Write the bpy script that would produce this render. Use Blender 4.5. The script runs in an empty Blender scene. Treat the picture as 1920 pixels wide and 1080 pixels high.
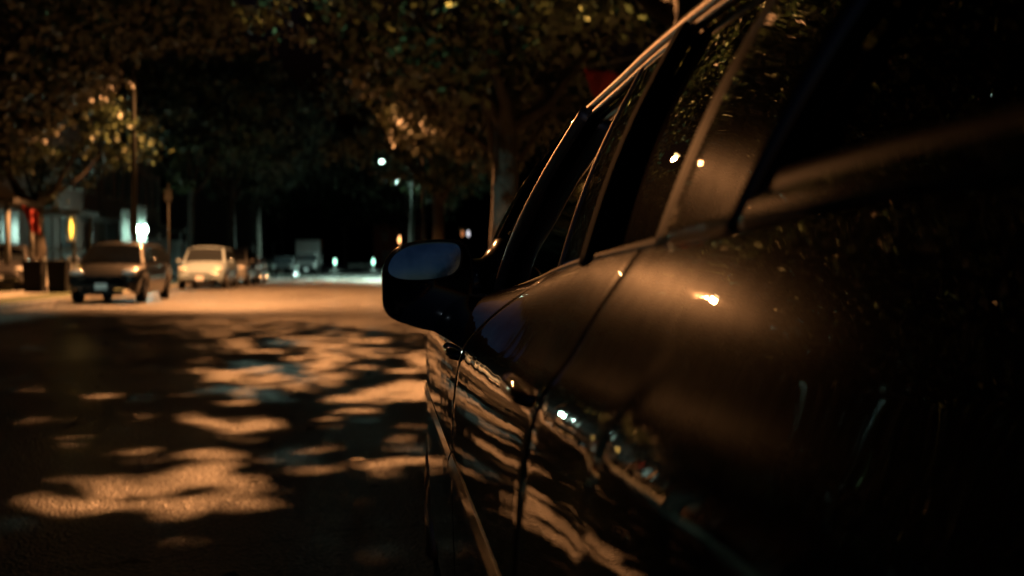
import bpy, bmesh, math, random
from mathutils import Vector, Matrix, noise
R = math.radians
scene = bpy.context.scene
COL = scene.collection
random.seed(7)

# ------------------------------------------------------------------ camera
FPX = 1844.0
CAMZ = 1.08
cd = bpy.data.cameras.new('camera'); cam = bpy.data.objects.new('camera', cd); COL.objects.link(cam)
cd.sensor_width = 36; cd.lens = 36 * FPX / 1920
cd.clip_start = 0.02; cd.clip_end = 2000
cam.location = (0, 0, CAMZ)
cam.rotation_euler = (R(90) - math.atan(48 / FPX), 0, -math.atan(260 / FPX))
cd.dof.use_dof = True; cd.dof.focus_distance = 2.0
cd.dof.aperture_fstop = 2.5; cd.dof.aperture_ratio = 1.45
scene.camera = cam

# ------------------------------------------------------------------ world: last trace of dusk, behind the camera
w = bpy.data.worlds.new('World'); scene.world = w; w.use_nodes = True
nt = w.node_tree; bg = nt.nodes['Background']
sky = nt.nodes.new('ShaderNodeTexSky'); sky.sky_type = 'NISHITA'; sky.sun_disc = False
sky.sun_elevation = R(-4); sky.sun_rotation = R(190)
sky.air_density = 1.0; sky.ozone_density = 3.0; sky.dust_density = 0.3
mxw = nt.nodes.new('ShaderNodeMixRGB'); mxw.blend_type = 'MULTIPLY'; mxw.inputs[0].default_value = 1; mxw.inputs[2].default_value = (2.3, 1.95, 1.2, 1)
nt.links.new(sky.outputs[0], mxw.inputs[1]); nt.links.new(mxw.outputs[0], bg.inputs[0]); bg.inputs[1].default_value = 0.2

# very faint sun lamp, added as unseen night fill
ml = bpy.data.lights.new('moon_fill', 'SUN'); ml.energy = 0.004; ml.angle = R(0.5); ml.color = (0.7, 0.85, 1)
mo = bpy.data.objects.new('moon_fill', ml); COL.objects.link(mo); mo.rotation_euler = (R(55), 0, R(-20))

scene.view_settings.view_transform = 'Standard'; scene.view_settings.look = 'None'
scene.view_settings.exposure = 0; scene.view_settings.gamma = 1
cy = scene.cycles
cy.use_denoising = True
try: cy.denoiser = 'OPENIMAGEDENOISE'
except Exception: pass
cy.max_bounces = 6; cy.diffuse_bounces = 2; cy.glossy_bounces = 4; cy.transmission_bounces = 4
cy.transparent_max_bounces = 12
cy.sample_clamp_indirect = 2.0; cy.sample_clamp_direct = 0
cy.caustics_reflective = False; cy.caustics_refractive = False

# ------------------------------------------------------------------ materials
def principled(name, col, rough=0.5, metal=0, coat=0, coat_rough=0.03, spec=0.5, emit=None, es=0):
    m = bpy.data.materials.new(name); m.use_nodes = True
    b = m.node_tree.nodes['Principled BSDF']
    b.inputs['Base Color'].default_value = (*col, 1); b.inputs['Roughness'].default_value = rough
    b.inputs['Metallic'].default_value = metal; b.inputs['Coat Weight'].default_value = coat
    b.inputs['Coat Roughness'].default_value = coat_rough; b.inputs['Specular IOR Level'].default_value = spec
    if emit: b.inputs['Emission Color'].default_value = (*emit, 1); b.inputs['Emission Strength'].default_value = es
    return m
def add_noise_color(m, c1, c2, scale, detail=4, bump=0, bscale=None, bdist=0.01, rr=None):
    nt = m.node_tree; b = nt.nodes['Principled BSDF']
    tc = nt.nodes.new('ShaderNodeTexCoord')
    n = nt.nodes.new('ShaderNodeTexNoise'); n.inputs['Scale'].default_value = scale; n.inputs['Detail'].default_value = detail
    r = nt.nodes.new('ShaderNodeValToRGB'); r.color_ramp.elements[0].position = .3; r.color_ramp.elements[1].position = .7
    r.color_ramp.elements[0].color = (*c1, 1); r.color_ramp.elements[1].color = (*c2, 1)
    nt.links.new(tc.outputs['Object'], n.inputs['Vector']); nt.links.new(n.outputs[0], r.inputs[0])
    nt.links.new(r.outputs[0], b.inputs['Base Color'])
    if rr:
        mr = nt.nodes.new('ShaderNodeMapRange'); mr.inputs[1].default_value = .3; mr.inputs[2].default_value = .7
        mr.inputs[3].default_value = rr[0]; mr.inputs[4].default_value = rr[1]
        nt.links.new(n.outputs[0], mr.inputs[0]); nt.links.new(mr.outputs[0], b.inputs['Roughness'])
    if bump:
        n2 = nt.nodes.new('ShaderNodeTexNoise'); n2.inputs['Scale'].default_value = bscale or scale * 5; n2.inputs['Detail'].default_value = 3
        bp = nt.nodes.new('ShaderNodeBump'); bp.inputs['Strength'].default_value = bump; bp.inputs['Distance'].default_value = bdist
        nt.links.new(tc.outputs['Object'], n2.inputs['Vector']); nt.links.new(n2.outputs[0], bp.inputs['Height'])
        nt.links.new(bp.outputs[0], b.inputs['Normal'])
    return m
M = {}
# asphalt: damp in patches, coarse aggregate that glitters
def asphalt():
    m = principled('asphalt', (.05, .05, .05), .5, spec=.4); nt = m.node_tree; b = nt.nodes['Principled BSDF']; L = nt.links.new
    tc = nt.nodes.new('ShaderNodeTexCoord')
    big = nt.nodes.new('ShaderNodeTexNoise'); big.inputs['Scale'].default_value = .35; big.inputs['Detail'].default_value = 5
    fine = nt.nodes.new('ShaderNodeTexNoise'); fine.inputs['Scale'].default_value = 42; fine.inputs['Detail'].default_value = 3
    L(tc.outputs['Object'], big.inputs['Vector']); L(tc.outputs['Object'], fine.inputs['Vector'])
    r = nt.nodes.new('ShaderNodeValToRGB'); r.color_ramp.elements[0].position = .35; r.color_ramp.elements[1].position = .7
    r.color_ramp.elements[0].color = (.035, .034, .033, 1); r.color_ramp.elements[1].color = (.075, .072, .068, 1)
    L(big.outputs[0], r.inputs[0])
    mx = nt.nodes.new('ShaderNodeMixRGB'); mx.blend_type = 'MULTIPLY'; mx.inputs[0].default_value = .55
    r2 = nt.nodes.new('ShaderNodeValToRGB'); r2.color_ramp.elements[0].position = .4; r2.color_ramp.elements[1].position = .6
    r2.color_ramp.elements[0].color = (.15, .15, .15, 1); r2.color_ramp.elements[1].color = (1.6, 1.6, 1.6, 1)
    L(fine.outputs[0], r2.inputs[0]); L(r.outputs[0], mx.inputs[1]); L(r2.outputs[0], mx.inputs[2]); L(mx.outputs[0], b.inputs['Base Color'])
    mr = nt.nodes.new('ShaderNodeMapRange'); mr.inputs[1].default_value = .35; mr.inputs[2].default_value = .65
    mr.inputs[3].default_value = .30; mr.inputs[4].default_value = .46; L(big.outputs[0], mr.inputs[0]); L(mr.outputs[0], b.inputs['Roughness'])
    cr = nt.nodes.new('ShaderNodeTexVoronoi'); cr.feature = 'DISTANCE_TO_EDGE'; cr.inputs['Scale'].default_value = .42
    mxv = nt.nodes.new('ShaderNodeMixRGB'); mxv.blend_type = 'ADD'; mxv.inputs[0].default_value = .35
    dn = nt.nodes.new('ShaderNodeTexNoise'); dn.inputs['Scale'].default_value = 2.2; dn.inputs['Detail'].default_value = 6; L(tc.outputs['Object'], dn.inputs['Vector'])
    L(tc.outputs['Object'], mxv.inputs[1]); L(dn.outputs[1], mxv.inputs[2]); L(mxv.outputs[0], cr.inputs['Vector'])
    cm_ = nt.nodes.new('ShaderNodeMapRange'); cm_.inputs[1].default_value = .004; cm_.inputs[2].default_value = .012; cm_.inputs[3].default_value = .25; cm_.inputs[4].default_value = 1; L(cr.outputs[0], cm_.inputs[0])
    mc = nt.nodes.new('ShaderNodeMixRGB'); mc.blend_type = 'MULTIPLY'; mc.inputs[0].default_value = 1; L(mx.outputs[0], mc.inputs[1]); L(cm_.outputs[0], mc.inputs[2]); L(mc.outputs[0], b.inputs['Base Color'])
    vo = nt.nodes.new('ShaderNodeTexVoronoi'); vo.inputs['Scale'].default_value = 60; L(tc.outputs['Object'], vo.inputs['Vector'])
    ad = nt.nodes.new('ShaderNodeMath'); ad.operation = 'ADD'; L(vo.outputs[0], ad.inputs[0]); L(fine.outputs[0], ad.inputs[1])
    bp = nt.nodes.new('ShaderNodeBump'); bp.inputs['Strength'].default_value = .9; bp.inputs['Distance'].default_value = .022
    L(ad.outputs[0], bp.inputs['Height']); L(bp.outputs[0], b.inputs['Normal'])
    return m
M['asphalt'] = asphalt()
M['concrete'] = add_noise_color(principled('concrete', (.2,.2,.19), .8), (.13,.13,.12), (.24,.23,.21), 3, bump=.3, bscale=40, bdist=.004)
M['grass'] = add_noise_color(principled('grass_ground', (.04,.06,.02), .9), (.02,.03,.012), (.05,.07,.025), 2, bump=.8, bscale=30, bdist=.03)
M['soil'] = add_noise_color(principled('soil', (.04,.03,.02), .95), (.03,.025,.018), (.06,.05,.035), 1.5)
M['bark'] = add_noise_color(principled('bark', (.06,.045,.035), .9), (.012,.010,.008), (.030,.024,.019), 4, bump=.9, bscale=14, bdist=.04)
def leafmat(name, c1, c2):
    m = bpy.data.materials.new(name); m.use_nodes = True; nt = m.node_tree; L = nt.links.new
    b = nt.nodes['Principled BSDF']; out = nt.nodes['Material Output']
    b.inputs['Roughness'].default_value = .5
    tc = nt.nodes.new('ShaderNodeTexCoord'); n = nt.nodes.new('ShaderNodeTexNoise'); n.inputs['Scale'].default_value = .9; n.inputs['Detail'].default_value = 3
    r = nt.nodes.new('ShaderNodeValToRGB'); r.color_ramp.elements[0].position = .35; r.color_ramp.elements[1].position = .65
    r.color_ramp.elements[0].color = (*c1, 1); r.color_ramp.elements[1].color = (*c2, 1)
    L(tc.outputs['Object'], n.inputs['Vector']); L(n.outputs[0], r.inputs[0]); L(r.outputs[0], b.inputs['Base Color'])
    t = nt.nodes.new('ShaderNodeBsdfTranslucent'); L(r.outputs[0], t.inputs[0])
    mx = nt.nodes.new('ShaderNodeMixShader'); mx.inputs[0].default_value = .07
    L(b.outputs[0], mx.inputs[1]); L(t.outputs[0], mx.inputs[2]); L(mx.outputs[0], out.inputs[0])
    return m
M['leaf'] = leafmat('leaf_green', (.015, .032, .013), (.035, .05, .018))
M['leaf_brown'] = leafmat('leaf_turning', (.026, .022, .010), (.022, .030, .011))
M['brick'] = None
def brick(name, c1, c2, mort):
    m = principled(name, c1, .85); nt = m.node_tree; L = nt.links.new; b = nt.nodes['Principled BSDF']
    tc = nt.nodes.new('ShaderNodeTexCoord'); mp = nt.nodes.new('ShaderNodeMapping'); mp.inputs['Rotation'].default_value = (R(90), 0, R(90))
    bt = nt.nodes.new('ShaderNodeTexBrick'); bt.inputs['Scale'].default_value = 4.5
    bt.inputs['Color1'].default_value = (*c1, 1); bt.inputs['Color2'].default_value = (*c2, 1); bt.inputs['Mortar'].default_value = (*mort, 1)
    L(tc.outputs['Object'], mp.inputs[0]); L(mp.outputs[0], bt.inputs[0]); L(bt.outputs[0], b.inputs['Base Color'])
    return m
M['brick'] = brick('red_brick', (.07, .03, .022), (.10, .045, .03), (.08, .07, .065))
M['brick2'] = brick('brown_brick', (.05, .035, .025), (.075, .05, .035), (.08, .07, .065))
M['roof'] = add_noise_color(principled('roof_shingle', (.04,.04,.04), .9), (.03,.03,.03), (.06,.055,.05), 6)
M['trim'] = principled('white_trim', (.12, .12, .115), .6)
M['darkwood'] = principled('dark_wood', (.05, .03, .02), .6)
M['darkglass'] = principled('dark_window_glass', (.01, .012, .014), .06, spec=.8)
M['house_glass'] = principled('house_glass', (.012, .013, .014), .3, spec=.35)
M['iron'] = principled('painted_iron', (.25, .27, .27), .45, metal=.3)
M['pole'] = principled('painted_steel_pole', (.010, .011, .010), .6, spec=.2)
M['warm_lamp'] = principled('sodium_lamp', (1,.7,.3), .5, emit=(1, .60, .24), es=30)
M['warm_lamp_big'] = principled('sodium_lamp_big', (1,.7,.3), .5, emit=(1, .60, .24), es=8)
M['teal_lamp'] = principled('mercury_lamp', (.7,1,.9), .5, emit=(.62, 1.0, .80), es=14)
M['rubber'] = principled('tyre_rubber', (.010,.010,.010), .8, spec=.1)
M['blacktrim'] = principled('black_plastic', (.008,.008,.009), .5, spec=.06)
M['rim'] = principled('alloy_rim', (.45,.45,.46), .3, metal=1)
M['chrome'] = principled('chrome', (.7,.7,.7), .12, metal=1)
M['red_cloth'] = principled('red_cloth', (.25,.015,.01), .8)
M['plate'] = principled('number_plate', (.55,.55,.58), .4)

# ------------------------------------------------------------------ mesh helpers
def wloc(p):
    v = Vector((0, 0, 0))
    while p is not None: v += p.location; p = p.parent
    return v
def tag(o, label=None, cat=None, group=None, kind=None):
    if label: o['label'] = label
    if cat: o['category'] = cat
    if group: o['group'] = group
    if kind: o['kind'] = kind
    return o
def thing(name, label, cat, loc=(0, 0, 0), rz=0, group=None):
    o = bpy.data.objects.new(name, None); COL.objects.link(o); o.location = loc; o.rotation_euler = (0, 0, rz)
    o.empty_display_size = .2
    return tag(o, label, cat, group)
def mk(name, verts, faces, mat, parent=None, smooth=False):
    off = wloc(parent) if parent else Vector((0, 0, 0))
    me = bpy.data.meshes.new(name)
    me.from_pydata([tuple(Vector(v) - off) for v in verts], [], faces); me.update()
    if smooth: me.polygons.foreach_set('use_smooth', [True] * len(me.polygons))
    me.materials.append(mat)
    o = bpy.data.objects.new(name, me); COL.objects.link(o)
    if parent: o.parent = parent
    return o
class MB:
    def __init__(s): s.v = []; s.f = []
    def add(s, vs, fs):
        b = len(s.v); s.v += [tuple(v) for v in vs]; s.f += [tuple(i + b for i in f) for f in fs]; return s
    def box(s, c, d, rz=0, taper=1.0):
        x, y, z = d[0] / 2, d[1] / 2, d[2] / 2; vs = []
        for k, (sx, sy, sz) in enumerate([(-1,-1,-1),(1,-1,-1),(1,1,-1),(-1,1,-1),(-1,-1,1),(1,-1,1),(1,1,1),(-1,1,1)]):
            t = taper if sz > 0 else 1
            px, py = sx * x * t, sy * y * t
            vs.append((c[0] + px * math.cos(rz) - py * math.sin(rz), c[1] + px * math.sin(rz) + py * math.cos(rz), c[2] + sz * z))
        return s.add(vs, [(3,2,1,0),(4,5,6,7),(0,1,5,4),(1,2,6,5),(2,3,7,6),(3,0,4,7)])
    def tube(s, pts, rad, n=8, cap=True, sx=1, ref=None):
        pts = [Vector(p) for p in pts]
        rads = rad if isinstance(rad, (list, tuple)) else [rad] * len(pts)
        rings = []; prev = None
        for i, p in enumerate(pts):
            d = (pts[min(i + 1, len(pts) - 1)] - pts[max(i - 1, 0)]).normalized()
            if prev is None:
                a = Vector(ref) if ref else (Vector((0, 0, 1)) if abs(d.z) < .9 else Vector((1, 0, 0)))
            else: a = prev
            u = (a - d * a.dot(d)).normalized(); prev = u; v = d.cross(u)
            rings.append([p + u * math.cos(2 * math.pi * k / n) * rads[i] * sx + v * math.sin(2 * math.pi * k / n) * rads[i] for k in range(n)])
        vs = [q for r in rings for q in r]; fs = []
        for i in range(len(pts) - 1):
            for k in range(n):
                fs.append((i * n + k, i * n + (k + 1) % n, (i + 1) * n + (k + 1) % n, (i + 1) * n + k))
        if cap: fs += [tuple(range(n))[::-1], tuple((len(pts) - 1) * n + k for k in range(n))]
        return s.add(vs, fs)
    def ball(s, c, r, nu=12, nv=8):
        if not isinstance(r, (list, tuple)): r = (r, r, r)
        vs = [(c[0], c[1], c[2] - r[2])]; fs = []
        for j in range(1, nv):
            t = -math.pi / 2 + math.pi * j / nv
            for i in range(nu):
                a = 2 * math.pi * i / nu
                vs.append((c[0] + r[0] * math.cos(t) * math.cos(a), c[1] + r[1] * math.cos(t) * math.sin(a), c[2] + r[2] * math.sin(t)))
        vs.append((c[0], c[1], c[2] + r[2])); top = len(vs) - 1
        for i in range(nu):
            fs.append((0, 1 + (i + 1) % nu, 1 + i)); fs.append((top, 1 + (nv - 2) * nu + i, 1 + (nv - 2) * nu + (i + 1) % nu))
        for j in range(nv - 2):
            for i in range(nu):
                a = 1 + j * nu + i; b2 = 1 + j * nu + (i + 1) % nu
                fs.append((a, b2, b2 + nu, a + nu))
        return s.add(vs, fs)
    def build(s, name, mat, parent=None, smooth=False): return mk(name, s.v, s.f, mat, parent, smooth)
def mod_solid(o, t, off=-1):
    m = o.modifiers.new('thickness', 'SOLIDIFY'); m.thickness = t; m.offset = off; return o
def mod_bevel(o, w_, seg=2):
    m = o.modifiers.new('bevel', 'BEVEL'); m.width = w_; m.segments = seg; m.limit_method = 'ANGLE'; m.angle_limit = R(35); return o
def copy_tree(o, parent=None):
    c = o.copy(); COL.objects.link(c)
    if parent is not None: c.parent = parent
    for ch in [q for q in bpy.data.objects if q.parent == o]: copy_tree(ch, c)
    return c
def at(px, py, d):   # point at distance d along the street seen at photo pixel (px,py)
    return Vector(((px - 700) / FPX * d, d, CAMZ - (py - 492) / FPX * d))
def sm(a, b, x):
    t = max(0, min(1, (x - a) / (b - a))); return t * t * (3 - 2 * t)
def pw(x, tab):      # smooth piecewise table
    if x <= tab[0][0]: return tab[0][1]
    for (a, va), (b, vb) in zip(tab, tab[1:]):
        if x <= b: return va + (vb - va) * (x - a) / (b - a)
    return tab[-1][1]
def cm(x, tab):      # Catmull-Rom through table
    xs = [t[0] for t in tab]; ys = [t[1] for t in tab]
    if x <= xs[0]: return ys[0]
    if x >= xs[-1]: return ys[-1]
    i = max(k for k in range(len(xs) - 1) if xs[k] <= x)
    h = xs[i + 1] - xs[i]; t = (x - xs[i]) / h
    def sl(k):
        if k == 0: return (ys[1] - ys[0]) / (xs[1] - xs[0])
        if k == len(xs) - 1: return (ys[-1] - ys[-2]) / (xs[-1] - xs[-2])
        return (ys[k + 1] - ys[k - 1]) / (xs[k + 1] - xs[k - 1])
    m0, m1 = sl(i) * h, sl(i + 1) * h
    return (2*t**3-3*t*t+1)*ys[i] + (t**3-2*t*t+t)*m0 + (-2*t**3+3*t*t)*ys[i+1] + (t**3-t*t)*m1

# ------------------------------------------------------------------ ground, road, kerbs, pavements
def sheet(name, x0, x1, y0, y1, z, mat):
    return tag(mk(name, [(x0,y0,z),(x1,y0,z),(x1,y1,z),(x0,y1,z)], [(0,1,2,3)], mat), kind='structure')
sheet('ground', -400, 400, -200, 700, -0.02, M['soil'])
KL, KR = -8.15, 2.25
sheet('road', KL, KR, -60, 142, 0.0, M['asphalt'])
sheet('cross_street', -90, 90, 142, 151, 0.0, M['asphalt'])
def slab(name, x0, x1, y0, y1, z, mat, bev=.02):
    m = MB(); m.box(((x0+x1)/2, (y0+y1)/2, z/2 - .02), (x1-x0, y1-y0, z + .04)); o = m.build(name, mat); tag(o, kind='structure'); mod_bevel(o, bev, 2); return o
for s_, k in ((-1, KL), (1, KR)):
    slab('kerb', *sorted((k, k + s_ * .16)), -60, 141.5, .13, M['concrete'])
    slab('grass_verge', *sorted((k + s_ * .165, k + s_ * 1.9)), -60, 141, .12, M['grass'])
    slab('pavement', *sorted((k + s_ * 1.905, k + s_ * 3.6)), -60, 141, .125, M['concrete'])
    slab('front_lawn', *sorted((k + s_ * 3.605, k + s_ * 16)), -60, 141, .11, M['grass'])
slab('kerb', -60, 60, 151, 151.16, .13, M['concrete'])
slab('grass_verge', -60, 60, 151.165, 170, .12, M['grass'])

# ------------------------------------------------------------------ street lamps
def street_lamp(base, arm_to, kind, energy, label, col, group='street lamps along the road', glass=None, size=1.0, cone=130):
    t = thing('street_lamp', label, 'street lamp', (base[0], base[1], .12), 0, group)
    bx, by = base; ax, ay, az = arm_to
    top = az + .1
    m = MB().tube([(bx,by,.12),(bx,by,top-.6),(bx,by,top-.25)], [.11,.075,.07], 12); m.box((bx,by,.32),(.3,.3,.4)); m.build('pole', M['pole'], t, True)
    MB().tube([(bx,by,top-.7),(bx*.7+ax*.3,by*.7+ay*.3,top-.1),(ax,ay,top+.05)], [.05,.045,.04], 8).build('arm', M['pole'], t, True)
    m = MB().ball((ax, ay, az + .1), (.34*size, .22*size, .10), 16, 8); m.box((ax,ay,az+.09),(.3,.16,.12)); m.build('lamp_head', M['pole'], t, True)
    MB().ball((ax, ay, az), (.20*size, .15*size, .10), 14, 8).build('lamp_glass', glass or M[kind + '_lamp'], t, True)
    ld = bpy.data.lights.new('lamp_light', 'SPOT'); ld.energy = energy; ld.color = col; ld.shadow_soft_size = .08
    ld.spot_size = R(cone); ld.spot_blend = .35          # cut-off street lantern: the light goes down, not sideways
    lo = bpy.data.objects.new('lamp_light', ld); COL.objects.link(lo); lo.parent = t
    lo.location = Vector((ax, ay, az - .22)) - t.location
    return t
WARM = (1, .40, .13); TEAL = (.62, 1, .82)
L2P = (0.9, 10.0, 10.2)
L1P = (-5.0, 36, 11.3); L3P = (-4.4, 13.5, 9.8)
lamp1 = street_lamp((-8.6, 37.4), L1P, 'warm', 55000, 'sodium street lamp on the left kerb lighting the bright stretch of road', WARM, cone=110, glass=M['warm_lamp_big'], size=1.5)
def added_car_spot(t, pos, target, energy, deg, col):
    ld = bpy.data.lights.new('car_sheen_spot', 'SPOT'); ld.energy = energy; ld.color = col; ld.shadow_soft_size = .16; ld.spot_size = R(deg); ld.spot_blend = .6
    lo = bpy.data.objects.new('car_sheen_spot', ld); COL.objects.link(lo); lo.parent = t
    lo.location = Vector(pos) + Vector((0, 0, -.25)) - t.location
    lo.rotation_euler = (Vector(target) - Vector(pos)).to_track_quat('-Z', 'Y').to_euler()
added_car_spot(lamp1, L1P, (.42, 1.8, 1.33), 6000, 3.4, WARM)      # added narrow spot at the lamp, brightening the car's trim and shoulder
for o in bpy.data.objects:
    if o.parent == lamp1 and o.name.startswith('lamp_light'): o.rotation_euler = (0, R(-7), 0)     # lantern aimed over the carriageway
street_lamp((3.0, 7.4), L2P, 'warm', 64000, 'sodium street lamp on the right kerb above the tree canopy beside the black car', WARM, cone=112)
street_lamp((3.0, 60), (.8, 60, 9.2), 'warm', 12000, 'sodium street lamp on the right kerb half hidden in the green lit tree', WARM, cone=110)  # put behind the crowns to carry the lit road farther
street_lamp((3.0, 77), (.67, 77, 8.9), 'teal', 18000, 'pale green street lamp shining as a small disc above the far road', TEAL, cone=150)
street_lamp((-8.6, 14), L3P, 'teal', 4000, 'pale green street lamp above the nearest left tree', TEAL, cone=130)

# ------------------------------------------------------------------ trees
def crown_mesh(name, mat, seed, rx, ry, rz, ncl, nl, leaf):
    rnd = random.Random(seed); vs = []; fs = []
    for c in range(ncl):
        while True:
            p = Vector((rnd.uniform(-1, 1), rnd.uniform(-1, 1), rnd.uniform(-1, 1)))
            l = p.length
            if l < 1 and l > .35 and not (p.z < -.6 and rnd.random() < .5): break
        p *= 1 + .25 * noise.noise(p * 2 + Vector((seed, 0, 0)))
        c0 = Vector((p.x * rx, p.y * ry, p.z * rz)); cr = rnd.uniform(.45, .95)
        for k in range(nl):
            q = c0 + Vector((rnd.gauss(0, cr * .5), rnd.gauss(0, cr * .5), rnd.gauss(0, cr * .32)))
            s = leaf * rnd.uniform(.6, 1.3)
            n = Vector((rnd.gauss(0, .6), rnd.gauss(0, .6), 1)).normalized(); a = n.orthogonal().normalized()
            a = Matrix.Rotation(rnd.uniform(0, 6.28), 3, n) @ a; b = n.cross(a)
            i = len(vs)
            vs += [q - a * s, q + b * s * .5, q + a * s, q - b * s * .5]; fs.append((i, i + 1, i + 2, i + 3))
    me = bpy.data.meshes.new(name); me.from_pydata([tuple(v) for v in vs], [], fs); me.update(); me.materials.append(mat); return me
def trunk_mesh(name, seed, h, r, rx, rz):
    rnd = random.Random(seed); m = MB()
    pts = [(0,0,-.1),(0,0,.25)]; rads = [r*1.5, r*1.15]; x = y = 0
    for i in range(1, 6):
        x += rnd.uniform(-.08, .08); y += rnd.uniform(-.08, .08); pts.append((x, y, h * i / 5)); rads.append(r * (1 - .07 * i))
    m.tube(pts, rads, 12)
    for k in range(7):
        a = k * 2.4 + rnd.random(); L_ = rx * rnd.uniform(.5, .85); z0 = h * rnd.uniform(.75, 1)
        p = Vector((x * z0 / h, y * z0 / h, z0)); q = [p]; 
        for j in range(1, 5):
            q.append(p + Vector((math.cos(a) * L_ * j / 4, math.sin(a) * L_ * j / 4, rz * 1.1 * (j / 4) ** 1.2 * rnd.uniform(.8, 1.1))) + Vector((rnd.uniform(-.15,.15), rnd.uniform(-.15,.15), 0)))
        m.tube(q, [r * .5, r * .38, r * .26, r * .15, r * .06], 7)
    me = bpy.data.meshes.new(name); me.from_pydata(m.v, [], m.f); me.update(); me.polygons.foreach_set('use_smooth', [True] * len(me.polygons)); me.materials.append(M['bark']); return me
def near_crown(name, mat, seed, lamp, org, lamp1):
    """crown under the near lamp: leaf gaps shaped to throw chosen light patches on the road"""
    rnd = random.Random(seed); vs = []; fs = []; lz = lamp[2] - .22
    def lit(X, Y):  # chosen light patches on the road, deciding which leaves drop out
        if Y < 4.15: return 0
        v = 0
        px = 700 + FPX * X / Y
        for (bx, by, rx, ry, k) in ((385, 790, 50, 22, 1.0), (455, 795, 50, 24, 1.0), (515, 808, 34, 28, .97), (375, 885, 130, 50, 1.0), (455, 850, 66, 32, .96), (240, 905, 150, 44, .97), (360, 935, 120, 26, .97), (620, 662, 60, 20, .95), (215, 735, 34, 12, .9), (520, 925, 60, 24, .9), (590, 720, 46, 16, .93), (650, 690, 40, 13, .95), (700, 760, 45, 14, .9), (300, 840, 70, 16, .85)):
            py = 492 + FPX * CAMZ / Y
            e = ((px - bx) / rx) ** 2 + ((py - by) / ry) ** 2
            wob = .55 * noise.noise(Vector((X * 5, Y * 3.2, 1.7)))
            if e < 1 + wob and noise.noise(Vector((X * 7, Y * 4.5, 6.1))) > -.22: v = max(v, k)
        n = noise.noise(Vector((X * 3.0, Y * 1.25, 3.3))) + .5 * noise.noise(Vector((X * 6.5, Y * 2.6, 8.1))) + .35 * noise.noise(Vector((X * .8, Y * .4, 5)))
        side = sm(300 - 160 * sm(14, 18, Y), 430, px)
        if Y > 7.6: v = max(v, sm(-.02 - .16 * sm(8, 18, Y) - .5 * sm(14.5, 19.5, Y), .10 - .16 * sm(8, 18, Y) - .5 * sm(14.5, 19.5, Y), n) * side)
        elif px > 540: v = max(v, .7 * sm(.2, .34, n))
        return v
    A = Vector((.36, 1.35, 1.2)); B = Vector(lamp1) - A; K = Vector((0, 0, 1.08)); D = Vector(lamp1) - K
    def dist(p, a, d): return ((p - a) - d * ((p - a).dot(d) / d.length_squared)).length
    def clear(p): return dist(p, A, B) < .42 and dist(p, K, D) > .17  # gap cut so the left lamp's light reaches the car
    n = 0
    while n < 125000:
        q = Vector((rnd.uniform(-5.2, 4.2), rnd.uniform(2.2, 18.5), rnd.uniform(4.7, 6.3)))
        n += 1
        f = lz / (lz - q.z); gx = lamp[0] + (q.x - lamp[0]) * f; gy = lamp[1] + (q.y - lamp[1]) * f
        if rnd.random() < lit(gx, gy) * .985: continue
        if clear(q): continue
        f3 = (L3P[2] - .22) / (L3P[2] - .22 - q.z); hx = L3P[0] + (q.x - L3P[0]) * f3; hy = L3P[1] + (q.y - L3P[1]) * f3
        if hy > 4.5:
            qx = 700 + FPX * hx / hy; qy = 492 + FPX * CAMZ / hy; wob = 1.1 * noise.noise(Vector((hx * 4, hy * 2.2, 4.4)))
            if any(((qx - bx) / rx) ** 2 + ((qy - by) / ry) ** 2 < .9 + wob for bx, by, rx, ry in ((480, 685, 46, 16), (555, 700, 50, 22), (505, 735, 60, 13), (540, 640, 40, 8), (565, 850, 60, 22), (420, 725, 40, 8))): continue
        q -= org
        s_ = rnd.uniform(.055, .12); nn = Vector((rnd.gauss(0, .5), rnd.gauss(0, .5), 1)).normalized(); a = nn.orthogonal().normalized()
        a = Matrix.Rotation(rnd.uniform(0, 6.28), 3, nn) @ a; b = nn.cross(a); i = len(vs)
        vs += [q - a * s_, q + b * s_ * .55, q + a * s_, q - b * s_ * .55]; fs.append((i, i+1, i+2, i+3))
    me = bpy.data.meshes.new(name); me.from_pydata([tuple(v) for v in vs], [], fs); me.update(); me.materials.append(mat); return me
CROWN = [crown_mesh('crown_a', M['leaf'], 1, 4.6, 5.0, 3.2, 120, 110, .15),
         crown_mesh('crown_b', M['leaf'], 2, 4.2, 4.6, 3.4, 120, 110, .15),
         crown_mesh('crown_c', M['leaf_brown'], 3, 4.8, 4.6, 3.0, 120, 110, .15)]
TRUNK = [trunk_mesh('trunk_a', 1, 4.6, .34, 4.4, 3), trunk_mesh('trunk_b', 2, 4.2, .26, 4, 3), trunk_mesh('trunk_c', 3, 4.8, .3, 4.4, 3)]
def tree(x, y, k, label, s=1.0, rz=None, zc=7.2):
    t = thing('street_tree', label, 'tree', (x, y, .1), 0, 'leafy trees lining the street')
    rz = rz if rz is not None else (x * 3.1 + y * 1.7) % 6.28
    o = bpy.data.objects.new('trunk', TRUNK[k]); COL.objects.link(o); o.parent = t; o.rotation_euler.z = rz; o.scale = (1, 1, s)
    c = bpy.data.objects.new('crown', CROWN[k]); COL.objects.link(c); c.parent = t; c.location = (0, 0, zc * s); c.rotation_euler.z = rz; c.scale = (s, s, s)
    return t
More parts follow.
